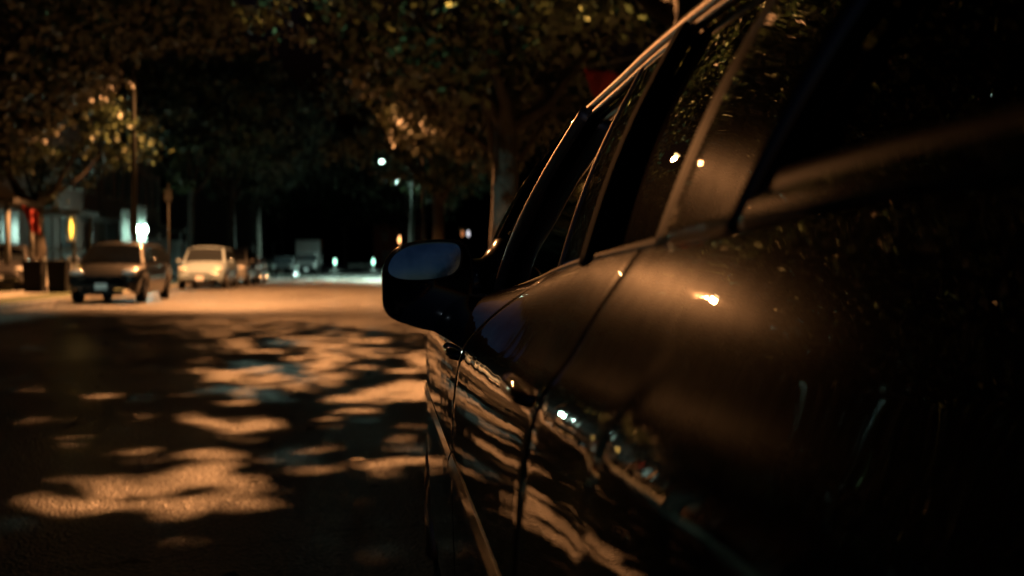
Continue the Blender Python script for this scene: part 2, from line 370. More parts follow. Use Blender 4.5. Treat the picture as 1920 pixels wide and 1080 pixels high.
TREES = [
  (2.85, 21, 0, 'big thick-trunked tree on the right kerb just ahead of the black car', 1.05),
  (3.1, 9.5, 1, 'near right tree whose canopy dapples the road beside the black car', 1.0),
  (3.9, 31, 2, 'tree behind the thick-trunked tree on the right kerb', .92),
  (3.1, 47, 0, 'green lit tree on the right verge halfway down the street', 1.05),
  (4.6, 69, 1, 'green tree on the right just before the pale green street lamp', 1.3),
  (3.3, 88, 2, 'tree on the right beyond the pale green street lamp', 1.35),
  (3.3, 112, 0, 'farthest tree on the right near the end of the street', 1.2),
  (-12.2, 38.5, 1, 'added tree shading the porches right beside the tall left sodium lamp', .85),  # put in to keep lamp light off the house fronts
  (-9.3, 12, 1, 'nearest left tree shading the dark edge of the road', 1.05),
  (-9.4, 23, 0, 'left tree in front of the dark parked car', 1.1),
  (-12.6, 31, 2, 'brownish lit tree on the left beside the tall sodium lamp', 1.05),
  (-9.6, 54, 1, 'brownish tree overhanging the white parked car', 1.25),
  (-9.3, 67, 0, 'tree behind the white parked car on the left kerb', 1.35),
  (-9.3, 82, 2, 'left tree beside the white box van', 1.4),
  (-9.3, 104, 1, 'far left tree behind the white box van', 1.4),
  (-4.5, 158, 0, 'broad tree across the end of the street, left of the low white barrier', 1.6),
  (6.5, 160, 1, 'broad tree across the end of the street, right of the low white barrier', 1.7),
  (-17, 160, 2, 'broad tree at the far left end of the cross street', 1.7),
]
for a in TREES:
    t = tree(*a)
    if a[1] == 9.5:
        c = [o for o in bpy.data.objects if o.parent == t and o.name.startswith('crown')][0]
        c.data = near_crown('crown_near', M['leaf'], 11, L2P, Vector((3.1, 9.5, .1)), L1P); c.location = (0, 0, 0); c.scale = (1, 1, 1); c.rotation_euler.z = 0

def carve(y, p0, p1, r):
    for t in [o for o in bpy.data.objects if o.name.startswith('street_tree') and abs(o.location.y - y) < .6 and o.location.x > 0]:
        c = [o for o in bpy.data.objects if o.parent == t and o.name.startswith('crown')][0]
        c.data = c.data.copy(); bpy.context.view_layer.update(); mw = t.matrix_world @ Matrix.LocRotScale(c.location, c.rotation_euler, c.scale)
        bm = bmesh.new(); bm.from_mesh(c.data); d = (p1 - p0)
        dead = [f for f in bm.faces if (lambda q: ((q - p0) - d * ((q - p0).dot(d) / d.length_squared)).length < r)(mw @ f.calc_center_median())]
        bmesh.ops.delete(bm, geom=dead, context='FACES'); bm.to_mesh(c.data); bm.free()
for y_ in (21, 31, 47, 69): carve(y_, Vector((0, 0, 1.08)), Vector((.67, 77, 8.9)), .55)   # a gap in the leaves through which the far lamp shows

# ------------------------------------------------------------------ the black car beside the camera
XC, YC = 1.04, 1.65
def dust_haze_fac(nt, amt, y0, y1, z0, z1, noise_s=3.0):
    """dust film that also imitates the brown flare haze: strongest on the rear door and the rear shoulder, with a soft irregular edge"""
    L = nt.links.new
    tc = nt.nodes.new('ShaderNodeTexCoord'); sp = nt.nodes.new('ShaderNodeSeparateXYZ'); L(tc.outputs['Object'], sp.inputs[0])
    n = nt.nodes.new('ShaderNodeTexNoise'); n.inputs['Scale'].default_value = noise_s; n.inputs['Detail'].default_value = 6; L(tc.outputs['Object'], n.inputs['Vector'])
    def mr(src, a, b, c=0, d=1):
        m = nt.nodes.new('ShaderNodeMapRange'); m.interpolation_type = 'SMOOTHSTEP'
        m.inputs[1].default_value = a; m.inputs[2].default_value = b; m.inputs[3].default_value = c; m.inputs[4].default_value = d; L(src, m.inputs[0]); return m.outputs[0]
    a = mr(sp.outputs[1], y0 - YC, y1 - YC, 0.0, 1)
    b = mr(sp.outputs[2], z0, z1)
    c = mr(n.outputs[0], .25, .7, .72, 1)
    def mul(p, q):
        m = nt.nodes.new('ShaderNodeMath'); m.operation = 'MULTIPLY'
        L(p, m.inputs[0])
        if isinstance(q, float): m.inputs[1].default_value = q
        else: L(q, m.inputs[1])
        return m.outputs[0]
    n3 = nt.nodes.new('ShaderNodeTexNoise'); n3.inputs['Scale'].default_value = 55; n3.inputs['Detail'].default_value = 4; L(tc.outputs['Object'], n3.inputs['Vector'])
    c = mul(c, mr(n3.outputs[0],   .35, .65, .8, 1.0))
    e = mr(sp.outputs[1], .35 - YC, .95 - YC, .03, 1)
    b = mul(b, mr(sp.outputs[2], 1.10, 1.20, 1, .12))
    return mul(mul(mul(mul(a, b), c), e), amt)
def paint(name, base, rough=.55, amt=.15):
    m = principled(name, base, rough, coat=1.0, coat_rough=.015, spec=0.0); nt = m.node_tree; L = nt.links.new
    out = nt.nodes['Material Output']; b = nt.nodes['Principled BSDF']
    d = nt.nodes.new('ShaderNodeBsdfPrincipled'); d.inputs['Base Color'].default_value = (.05, .035, .028, 1); d.inputs['Roughness'].default_value = .27; d.inputs['Specular IOR Level'].default_value = .8  # brown dust layer doubles as flare haze around the lamp reflections
    mx = nt.nodes.new('ShaderNodeMixShader'); L(dust_haze_fac(nt, amt, 2.2, 1.3, .9, 1.0), mx.inputs[0]); L(b.outputs[0], mx.inputs[1]); L(d.outputs[0], mx.inputs[2]); L(mx.outputs[0], out.inputs[0])
    b.inputs['Coat IOR'].default_value = 2.1
    # faint orange peel so reflections ripple
    tc = nt.nodes.new('ShaderNodeTexCoord'); n = nt.nodes.new('ShaderNodeTexNoise'); n.inputs['Scale'].default_value = 7; n.inputs['Detail'].default_value = 2
    bp = nt.nodes.new('ShaderNodeBump'); bp.inputs['Strength'].default_value = .12; bp.inputs['Distance'].default_value = .01
    L(tc.outputs['Object'], n.inputs['Vector']); L(n.outputs[0], bp.inputs['Height']); L(bp.outputs[0], b.inputs['Coat Normal'])
    return m
M['paint'] = paint('black_car_paint', (.005, .005, .005))
def carglass(name, tint, amt):
    m = bpy.data.materials.new(name); m.use_nodes = True; nt = m.node_tree; L = nt.links.new
    for n in list(nt.nodes): nt.nodes.remove(n)
    out = nt.nodes.new('ShaderNodeOutputMaterial')
    tr = nt.nodes.new('ShaderNodeBsdfTransparent'); tr.inputs[0].default_value = (*tint, 1)
    gl = nt.nodes.new('ShaderNodeBsdfGlossy'); gl.inputs['Roughness'].default_value = .0; gl.inputs['Color'].default_value = (.95, .95, .95, 1)
    fr = nt.nodes.new('ShaderNodeFresnel'); fr.inputs[0].default_value = 1.5
    m1 = nt.nodes.new('ShaderNodeMixShader'); L(fr.outputs[0], m1.inputs[0]); L(tr.outputs[0], m1.inputs[1]); L(gl.outputs[0], m1.inputs[2])
    d = nt.nodes.new('ShaderNodeBsdfPrincipled'); d.inputs['Base Color'].default_value = (.12, .09, .07, 1); d.inputs['Roughness'].default_value = .4
    m2 = nt.nodes.new('ShaderNodeMixShader'); L(dust_haze_fac(nt, amt, 1.55, 1.2, .9, 1.0, 2.5), m2.inputs[0]); L(m1.outputs[0], m2.inputs[1]); L(d.outputs[0], m2.inputs[2]); L(m2.outputs[0], out.inputs[0])
    return m
M['blackgloss'] = principled('gloss_black_plastic', (.008, .008, .009), .14, coat=.6)
M['cglass'] = carglass('tinted_car_glass', (.16, .18, .17), .05)
M['satin'] = principled('satin_window_trim', (.70, .62, .54), .46, metal=1)
M['seat'] = add_noise_color(principled('seat_cloth', (.05,.05,.05), .9), (.03,.03,.032), (.06,.06,.062), 30)
M['mirror'] = add_noise_color(principled('mirror_glass_reflection_tint', (.36, .52, .66), .1, metal=1), (.20, .40, .56), (.42, .72, .95), 22, 6, bump=.05, bscale=90, bdist=.001, rr=(.06, .2))  # blue tint and blotches imitate what the mirror reflects
M['frontglass'] = principled('lamp_lens', (.5, .5, .5), .1, spec=1)
M['redlens'] = principled('tail_lamp_lens', (.35, .01, .01), .12, coat=1)

PR = [(.285,1.102),(.262,1.072),(.234,1.030),(.207,.985),(.176,.940),(.160,.87),(.152,.79),(.150,.70),(.153,.58),(.160,.42),(.175,.30),(.21,.215)]
PF = [(.325,1.000),(.270,.996),(.228,.985),(.186,.952),(.160,.905),(.151,.85),(.149,.78),(.150,.70),(.153,.58),(.160,.42),(.175,.30),(.21,.215)]
ZB = [(-.8,1.0),(-.3,1.11),(.3,1.117),(.5,1.113),(.9,1.095),(1.4,1.068),(1.7,1.046),(2.48,.998),(2.95,.985),(3.3,.94),(3.7,.84),(3.95,.74),(4.08,.62)]
INS = [(-.74,.42),(-.68,.24),(-.5,.13),(-.1,.05),(.3,.01),(.8,0),(2.4,0),(2.7,.004),(3.1,.03),(3.5,.085),(3.8,.19),(3.98,.36),(4.07,.55)]
ZT = [(-.3,1.30),(.2,1.345),(.6,1.375),(1.2,1.392),(1.75,1.395),(2.02,1.385),(2.3,1.375),(3,1.365)]
XT = [(-.3,.48),(.4,.445),(1.0,.422),(1.4,.432),(1.75,.450),(2.0,.450),(3,.40)]
zb = lambda y: cm(y, ZB)
ins = lambda y: cm(y, INS)
def sec(y, t):
    """lower body side: t 0 at the belt, 1 at the sill"""
    f = sm(1.1, 2.5, y); n = len(PR) - 1; u = t * n
    X = (1 - f) * cm(u, [(i, p[0]) for i, p in enumerate(PR)]) + f * cm(u, [(i, p[0]) for i, p in enumerate(PF)])
    z = (1 - f) * cm(u, [(i, p[1]) for i, p in enumerate(PR)]) + f * cm(u, [(i, p[1]) for i, p in enumerate(PF)])
    z0 = 1.10 * (1 - f) + 1.0 * f; zz = zb(y)
    if z > .4: z = .4 + (z - .4) * (zz - .4) / (z0 - .4)
    return Vector((X + ins(y), y, z))
AX = (.36, 3.15); AR = .355
def zbot(y):
    b = .215
    for a in AX:
        if abs(y - a) < AR: b = max(b, .30 + math.sqrt(AR * AR - (y - a) ** 2))
    return b
def tmax(y):
    zz = zbot(y); lo, hi = 0.15, 1.0
    if sec(y, 1).z >= zz - 1e-4: return 1.0
    for _ in range(24):
        mid = (lo + hi) / 2
        if sec(y, mid).z > zz: lo = mid
        else: hi = mid
    return lo
def gh(y, s):
    """greenhouse side: s 0 at the belt, 1 at the roof rail"""
    a = .338 + ins(y) * .8 - .0; b = cm(y, XT) 
    xb = sec(y, 0).x + .004
    X = xb + (b - xb) * s - .014 * math.sin(math.pi * s)
    return Vector((X, y, zb(y) + (cm(y, ZT) - zb(y)) * s))
def flip(p, side): return Vector((p.x if side < 0 else 2 * XC - p.x, p.y, p.z))
def grid(name, fn, nu, nv, mat, parent, side=-1, smooth=True, thick=0, us=None, vs=None, lip=0):
    us = us or [i / nu for i in range(nu + 1)]; vs = vs or [j / nv for j in range(nv + 1)]
    nu = len(us) - 1; nv = len(vs) - 1
    V = []
    for i, u in enumerate(us):
        for j, v in enumerate(vs):
            p = fn(u, v).copy()
            if lip and (i in (0, nu) or j == nv): p.x += lip
            V.append(flip(p, side))
    F = []
    for i in range(nu):
        for j in range(nv):
            q = (i * (nv + 1) + j, i * (nv + 1) + j + 1, (i + 1) * (nv + 1) + j + 1, (i + 1) * (nv + 1) + j)
            F.append(q if side < 0 else q[::-1])
    o = mk(name, V, F, mat, parent, smooth)
    if thick: mod_solid(o, thick, -1)
    return o
def edged(n, e=.004):   # extra rows by the edges so that they roll inward
    return [0, e, e * 2.5] + [e * 2.5 + (1 - 5 * e) * (i + 1) / (n + 1) for i in range(n)] + [1 - e * 2.5, 1 - e, 1]

hero = thing('parked_car', 'glossy black car filling the right half, with an oval door mirror tinted with a blue reflection', 'car', (XC, YC, 0))
for side in (-1, 1):
    def panel(name, y0, y1, n):
        def fn(u, v, y0=y0, y1=y1):
            k = .22 * (1 - sm(0, .36, v)); a0 = y0 - (k if abs(y0 - 1.76) < .02 else 0); a1 = y1 - (k if abs(y1 - 1.76) < .02 else 0)
            y = a0 + (a1 - a0) * u; return sec(y, v * tmax(y))
        o = grid(name, fn, n, 44, M['paint'], hero, side, us=edged(n, .0045 / max(.3, abs(y1 - y0)) * 1.0), vs=[j / 46 for j in range(46)] + [.993, 1], lip=.006, thick=.01)
        return o
    G = .0028
    q = panel('quarter_panel', -.74, .98 - G, 60)
    rd = panel('door', .98 + G, 1.76 - G, 36); tag(rd, 'rear side door') 
    fd = panel('door', 1.76 + G, 2.72 - G, 44); tag(fd, 'front side door')
    fe = panel('fender', 2.72 + G, 4.07, 60)
    # dark well behind the shut lines
    def back(u, v):
        y = .6 + 2.3 * u; p = sec(y, v * tmax(y)); p.x += .03; return p
    grid('door_shut', back, 40, 20, M['blacktrim'], hero, side)
    # rub strip, with the gap at the door cut, and sill
    for (a, b_) in ((.99, 1.752), (1.768, 2.712)):
        par = rd if a < 1.5 else fd
        m = MB(); pts = []
        for i in range(25):
            y = a + (b_ - a) * i / 24; p = sec(y, 7 / 11); p.x -= .004; p.z = .715 + .012 * (y - 1.7); pts.append(flip(p, side))
        
        prof = [(.004, .026), (-.008, .022), (-.013, .008), (-.013, -.008), (-.008, -.022), (.004, -.026)]; sg = 1 if side < 0 else -1
        V = [(p.x + sg * dx, p.y, p.z + dz) for p in pts for dx, dz in prof]; n6 = len(prof)
        F = [(i*n6+k, i*n6+k+1, (i+1)*n6+k+1, (i+1)*n6+k) for i in range(24) for k in range(n6-1)] + [tuple(range(n6)), tuple(24*n6+k for k in range(n6))[::-1]]
        o = mk('rub_strip', V, F if side < 0 else [f[::-1] for f in F], M['blackgloss'], par)
    # door handles: oval cup with a pull bar across it
    for (yc, par, zc) in ((1.90, fd, .90), (1.12, rd, .925)):
        def surf(y, z):
            lo, hi = 0.0, .6
            for _ in range(24):
                mid = (lo + hi) / 2
                if sec(y, mid).z > z: lo = mid
                else: hi = mid
            return sec(y, lo)
        ring = []
        for k in range(33):
            a = 2 * math.pi * k / 32; p = surf(yc + .115 * math.cos(a), zc + .043 * math.sin(a)); p.x -= .002; ring.append(flip(p, side))
        MB().tube(ring, .0065, 8, cap=False).build('handle_bezel', M['paint'], par, True)
        cup = [flip(surf(yc, zc) + Vector((-.0015, 0, 0)), side)]; fs = []
        for k in range(32):
            a = 2 * math.pi * k / 32; p = surf(yc + .110 * math.cos(a), zc + .040 * math.sin(a)); p.x -= .0035; cup.append(flip(p, side))
        fs = [(0, 1 + k, 1 + (k + 1) % 32) for k in range(32)]
        if side > 0: fs = [f[::-1] for f in fs]
        mk('handle_cup', cup, fs, M['paint'], par, True)
        pts = []
        for k in range(13):
            s = -1 + k / 6; p = surf(yc + .098 * s, zc + .010 - .004 * s * s); p.x -= .016 * (1 - s ** 4) + .002; pts.append(flip(p, side))
        MB().tube(pts, [.006 + .007 * (1 - (-1 + k / 6) ** 4) for k in range(13)], 10).build('handle', M['paint'], par, True)
    # ---- greenhouse pieces
    L_A = [(0, 2.93), (.35, 2.72), (.7, 2.42), (.88, 2.22), (1, 2.07)]
    def yA(s): return cm(s, L_A)
    def bar(s): return cm(s, [(0, 2.46), (.3, 2.32), (.6, 2.145), (.85, 2.02), (1, 1.96)])
    def piece(name, f0, f1, s0, s1, mat, par, dx=0, nu=10, nv=24, thick=.004):
        def fn(u, v):
            s = s0 + (s1 - s0) * (1 - v); p = gh(f0(s) + (f1(s) - f0(s)) * u, s); p.x -= dx; return p
        return grid(name, fn, nu, nv, mat, par, side, thick=thick)
    piece('pillar', lambda s: yA(s) - .085, yA, -.02, 1.0, M['paint'], hero, .006, 8, 30, .02)
    piece('side_window', lambda s: bar(s), lambda s: max(bar(s) + .005, yA(s) - .075), .0, .97, M['cglass'], fd, -.004, 12, 24)
    pts = [flip(gh(bar(-.015 + i / 40), -.015 + i / 40) + Vector((-.010, 0, 0)), side) for i in range(41)]
    MB().tube(pts, .023, 16).build('window_frame', M['satin'], fd, True)
    piece('window_seal', lambda s: bar(s) - .045, lambda s: bar(s) - .012, 0, .96, M['rubber'], fd, .001, 4, 24, .01)
    piece('side_window', lambda s: 1.50 - .01 * s, lambda s: bar(s) - .03, 0, .95, M['cglass'], fd, -.004, 30, 24)
    MB().tube([flip(gh(1.50 - .01 * i / 24, i / 24 * .97) + Vector((-.006, 0, 0)), side) for i in range(25)], .0095, 12).build('window_frame', M['satin'], fd, True)
    piece('pillar', lambda s: 1.265 + .0 * s, lambda s: 1.50 - .01 * s, 0, .97, M['cglass'], hero, .002, 8, 20, .01)
    piece('window_seal', lambda s: 1.225 + .0 * s, lambda s: 1.267 + .0 * s, -.01, .97, M['rubber'], rd, .009, 4, 24, .014)
    piece('side_window', lambda s: .93 - .06 * s, lambda s: 1.235 + .0 * s, 0, .95, M['cglass'], rd, -.004, 30, 24)
    piece('window_frame', lambda s: .885 - .07 * s, lambda s: .935 - .06 * s, -.01, .97, M['blacktrim'], rd, .006, 4, 24, .012)
    piece('pillar', lambda s: .70 - .10 * s, lambda s: .885 - .07 * s, -.02, 1, M['paint'], hero, .003, 8, 24, .02)
    piece('quarter_window', lambda s: .36 - .05 * s, lambda s: .70 - .10 * s, .12, .9, M['cglass'], hero, -.003, 14, 20)
    piece('window_frame', lambda s: .36 - .05 * s, lambda s: .70 - .10 * s, .06, .125, M['blacktrim'], hero, .006, 14, 3, .012)
    piece('window_frame', lambda s: .685 - .10 * s, lambda s: .71 - .10 * s, .1, .9, M['blacktrim'], hero, .006, 3, 20, .012)
    piece('pillar', lambda s: -.18 + .22 * s, lambda s: .36 - .05 * s, -.02, 1, M['paint'], hero, .003, 14, 20, .02)
    piece('pillar', lambda s: .3, lambda s: .72, -.02, .065, M['paint'], hero, .002, 14, 3, .02)
    # belt seal and the drip rail / upper frame
    m = MB(); m.tube([flip(gh(.75 + (2.9 - .75) * i / 40, 0) + Vector((-.008, 0, .004)), side) for i in range(41)], .009, 8); m.build('belt_seal', M['blacktrim'], hero, True)
    m = MB(); m.tube([flip(gh(yA(.72 + .28 * i / 8) - .03, .72 + .28 * i / 8) + Vector((-.014, 0, 0)), side) for i in range(8)] + [flip(gh(2.0 - 1.95 * i / 30, 1.0) + Vector((-.012, 0, .004)), side) for i in range(31)], .011, 8); m.build('drip_rail', M['satin'], hero, True)
    piece('window_frame', lambda s: .82, lambda s: 2.02, .945, .99, M['satin'], hero, .005, 30, 3, .01)
    # wheels
    for a in AX:
        xw = .195 + .10; cx = xw if side < 0 else 2 * XC - xw
        t = MB(); n = 36; vs = []; prof = [(-.1,.22),(-.1,.27),(-.085,.305),(-.05,.315),(.05,.315),(.085,.305),(.1,.27),(.1,.22)]
        for k in range(n):
            an = 2 * math.pi * k / n
            for (dx, r) in prof: vs.append((cx + dx, a + r * math.cos(an), .315 + r * math.sin(an)))
        P = len(prof); fs = [(k * P + i, k * P + i + 1, ((k + 1) % n) * P + i + 1, ((k + 1) % n) * P + i) for k in range(n) for i in range(P - 1)]
        ty = mk('wheel', vs, fs, M['rubber'], hero, True)
        r = MB(); r.tube([(cx - .085, a, .315), (cx + .085, a, .315)], .222, 32); 
        ro = r.build('rim', M['blacktrim'], ty)
        sp = MB(); sgn = -1 if side < 0 else 1
        for k in range(5):
            an = 2 * math.pi * k / 5; c, s_ = math.cos(an), math.sin(an)
            sp.tube([(cx + sgn * .092, a, .315), (cx + sgn * .096, a + .21 * c, .315 + .21 * s_)], [.045, .03], 6)
        sp.tube([(cx + sgn * .07, a, .315), (cx + sgn * .105, a, .315)], .05, 16)
        sp.build('wheel_spokes', M['rim'], ty, True)
# roof, screens, bonnet, boot, bumpers
def roof(u, v):
    y = .06 + (2.06 - .06) * u; p = gh(y, 1); a = p.x + .004; X = a + (2 * XC - 2 * a) * v
    k = 1 - abs(2 * v - 1) ** 3.2; h = .062 * (1 - .45 * abs(2 * u - 1) ** 2.5)
    return Vector((X, y + .06 * k * (1 if u > .5 else -1) * abs(2 * u - 1), p.z + .004 + h * k))
grid('roof', roof, 30, 40, M['paint'], hero, thick=.015)
def screen(y0f, y1f, s_of):
    def fn(u, v):
        s = .99 * v; p = gh(s_of(s), s); a = p.x; X = a + (2 * XC - 2 * a) * u; k = 1 - (2 * u - 1) ** 2
        return Vector((X, p.y + k * y0f, p.z + k * y1f * v))
    return fn
grid('windscreen', screen(.16, .045, lambda s: yA(s) - .01), 30, 16, M['cglass'], hero, thick=.004)
grid('rear_window', screen(-.12, .04, lambda s: -.18 + .22 * s + .01), 30, 16, M['cglass'], hero, thick=.004)
def hood(y0, y1):
    def fn(u, v):
        y = y0 + (y1 - y0) * u; p = sec(y, 0); a = p.x; X = a + (2 * XC - 2 * a) * v
        return Vector((X, y, p.z + .045 * (1 - abs(2 * v - 1) ** 2.4) * (1 - .3 * u)))
    return fn
grid('bonnet', hood(2.9, 4.07), 24, 24, M['paint'], hero)
grid('boot_lid', hood(-.74, .02), 24, 24, M['paint'], hero)
def endcap(y, dy):
    def fn(u, v):
        p = sec(y, v); a = p.x; X = a + (2 * XC - 2 * a) * u; k = 1 - abs(2 * u - 1) ** 2.5
        return Vector((X, y + dy * k * (.6 + .4 * math.sin(math.pi * v)), p.z + (.045 * k * (1 - v))))
    return fn
grid('front_bumper', endcap(4.07, .07), 20, 16, M['paint'], hero)
grid('rear_bumper', endcap(-.74, -.07), 20, 16, M['paint'], hero)
for sx_ in (-1, 1):
    c = XC + sx_ * .52
    MB().ball((c, 4.045, .62), (.14, .09, .065), 16, 8).build('headlight', M['frontglass'], hero, True)
    MB().ball((c, -.75, .86), (.16, .06, .08), 16, 8).build('tail_light', M['redlens'], hero, True)
m = MB(); m.box((XC, 1.6, .2), (1.45, 3.2, .06)); m.build('floor_pan', M['blacktrim'], hero)
# interior
def seat(cx, cyy, wd, name='seat'):
    m = MB(); m.box((cx, cyy + .22, .45), (wd, .5, .16)); m.box((cx, cyy, .78), (wd, .16, .62), taper=.9)
    o = m.build(name, M['seat'], hero, True); mod_bevel(o, .05, 4)
    return o
for cx in (XC - .36, XC + .36):
    s = seat(cx, 1.45, .5)
    m = MB(); m.box((cx, 1.43, 1.19), (.26, .1, .17)); h = m.build('headrest', M['seat'], s, True); mod_bevel(h, .04, 4)
    for q_ in (-.06, .06): MB().tube([(cx + q_, 1.43, 1.05), (cx + q_, 1.43, 1.14)], .007, 6).build('headrest_post', M['chrome'], s)
s = seat(XC, .5, 1.3)
for cx in (XC - .4, XC + .4):
    m = MB(); m.box((cx, .42, 1.13), (.26, .1, .14)); h = m.build('headrest', M['seat'], s, True); mod_bevel(h, .04, 4)
m = MB(); m.box((XC, 2.62, .86), (1.34, .5, .22)); o = m.build('dashboard', M['blacktrim'], hero, True); mod_bevel(o, .06, 4)
m = MB(); ring = [(XC - .36 + .18 * math.cos(a), 2.22 + .06 * math.sin(a), .90 + .17 * math.sin(a)) for a in [2 * math.pi * k / 28 for k in range(29)]]
m.tube(ring, .014, 8, cap=False); m.tube([(XC - .36, 2.22, .9), (XC - .36, 2.45, .82)], .03, 8); m.tube([(XC - .52, 2.22, .9), (XC - .2, 2.22, .9)], .02, 6); m.build('steering_wheel', M['blacktrim'], hero, True)

# door mirrors
def mirror(side):
    def P(px, py, d): return Vector(((px - 700) / FPX * d, d, CAMZ - (py - 492) / FPX * d))
    out = [(716,530),(716,508),(724,486),(740,467),(764,455),(800,449),(840,448),(866,453),(880,468),(886,492),(888,530),(884,575),(870,606),(838,622),(800,620),(762,609),(732,596),(719,578),(716,555)]
    # resample closed curve smoothly
    def smooth(pts, n):
        N = len(pts); res = []
        for k in range(n):
            u = k * N / n; i = int(u); t = u - i
            p0, p1, p2, p3 = (pts[(i + j) % N] for j in (-1, 0, 1, 2))
            res.append(tuple(.5 * ((2*p1[a]) + (-p0[a]+p2[a])*t + (2*p0[a]-5*p1[a]+4*p2[a]-p3[a])*t*t + (-p0[a]+3*p1[a]-3*p2[a]+p3[a])*t**3) for a in (0, 1)))
        return res
    n = 72; o2 = smooth(out, n); cx, cy_ = 802, 535
    rings = []
    for (d, s) in ((2.512, .93), (2.505, .965), (2.51, .99), (2.53, 1.0), (2.57, 1.0), (2.61, .96), (2.65, .86), (2.685, .68), (2.705, .42), (2.712, .15)):
        ring = []
        for (px, py) in o2:
            p = P(cx + (px - cx) * s, cy_ + (py - cy_) * s, 2.51); p.y = d; ring.append(flip(p, side))
        rings.append(ring)
    V = [q for r in rings for q in r]; F = []
    for i in range(len(rings) - 1):
        for k in range(n): F.append((i*n+k, (i+1)*n+k, (i+1)*n+(k+1)%n, i*n+(k+1)%n))
    F.append(tuple(range(n))); F.append(tuple((len(rings)-1)*n+k for k in range(n))[::-1])
    if side > 0: F = [f[::-1] for f in F]
    mo_ = mk('door_mirror', V, F, M['blackgloss'], hero, True)
    g = [(728,508),(732,489),(747,472),(775,459),(812,454),(846,455),(860,463),(862,482),(857,502),(842,515),(812,522),(772,524),(742,520)]
    g2 = smooth(g, 60); gx, gy = 796, 490
    def ringp(s, d):
        r = []
        for (px, py) in g2:
            p = P(gx + (px - gx) * s, gy + (py - gy) * s, 2.50); p.y = d; r.append(flip(p, side))
        return r
    # bezel
    rr = [ringp(1.09, 2.51), ringp(1.08, 2.490), ringp(1.03, 2.484), ringp(1.0, 2.50)]
    V = [q for r in rr for q in r]; N = 60; F = [(i*N+k, (i+1)*N+k, (i+1)*N+(k+1)%N, i*N+(k+1)%N) for i in range(3) for k in range(N)]
    if side < 0: F = [f[::-1] for f in F]
    mk('mirror_bezel', V, F, M['blackgloss'], mo_, True)
    # glass, gently convex, tipped up
    c = sum(ringp(1, 2.5), Vector()) / N; V = [c + Vector((0, -.0015, 0))]; F = []
    for j in (1, 2, 3, 4):
        for p in ringp(j / 4 * 1.005, 2.5):
            q = p.copy(); rel = p - c; q.y = 2.494 + .10 * rel.z + .0015 * (j / 4) ** 2; V.append(q)
    V[0].y = 2.494
    F = [(0, 1 + k, 1 + (k + 1) % N) for k in range(N)] + [(1 + (j*N) + k, 1 + (j+1)*N + k, 1 + (j+1)*N + (k+1)%N, 1 + j*N + (k+1)%N) for j in range(3) for k in range(N)]
    if side < 0: F = [f[::-1] for f in F]
    mk('mirror_glass', V, F, M['mirror'], mo_, True)
    # foot that joins the housing to the corner of the door
    rings = []; K = 16
    for (x, y, z, ry, rz_) in ((.235, 2.585, 1.015, .05, .085), (.262, 2.59, 1.02, .05, .07), (.285, 2.60, 1.03, .07, .062), (.31, 2.62, 1.05, .13, .072), (.335, 2.64, 1.07, .17, .085), (.36, 2.66, 1.08, .18, .09)):
        rings.append([flip(Vector((x, y + ry * math.cos(2*math.pi*k/K), z + rz_ * math.sin(2*math.pi*k/K))), side) for k in range(K)])
    V = [q for r in rings for q in r]; F = [(i*K+k, i*K+(k+1)%K, (i+1)*K+(k+1)%K, (i+1)*K+k) for i in range(len(rings)-1) for k in range(K)]
    if side > 0: F = [f[::-1] for f in F]
    mk('mirror_foot', V, F, M['blackgloss'], mo_, True)
for side in (-1, 1): mirror(side)
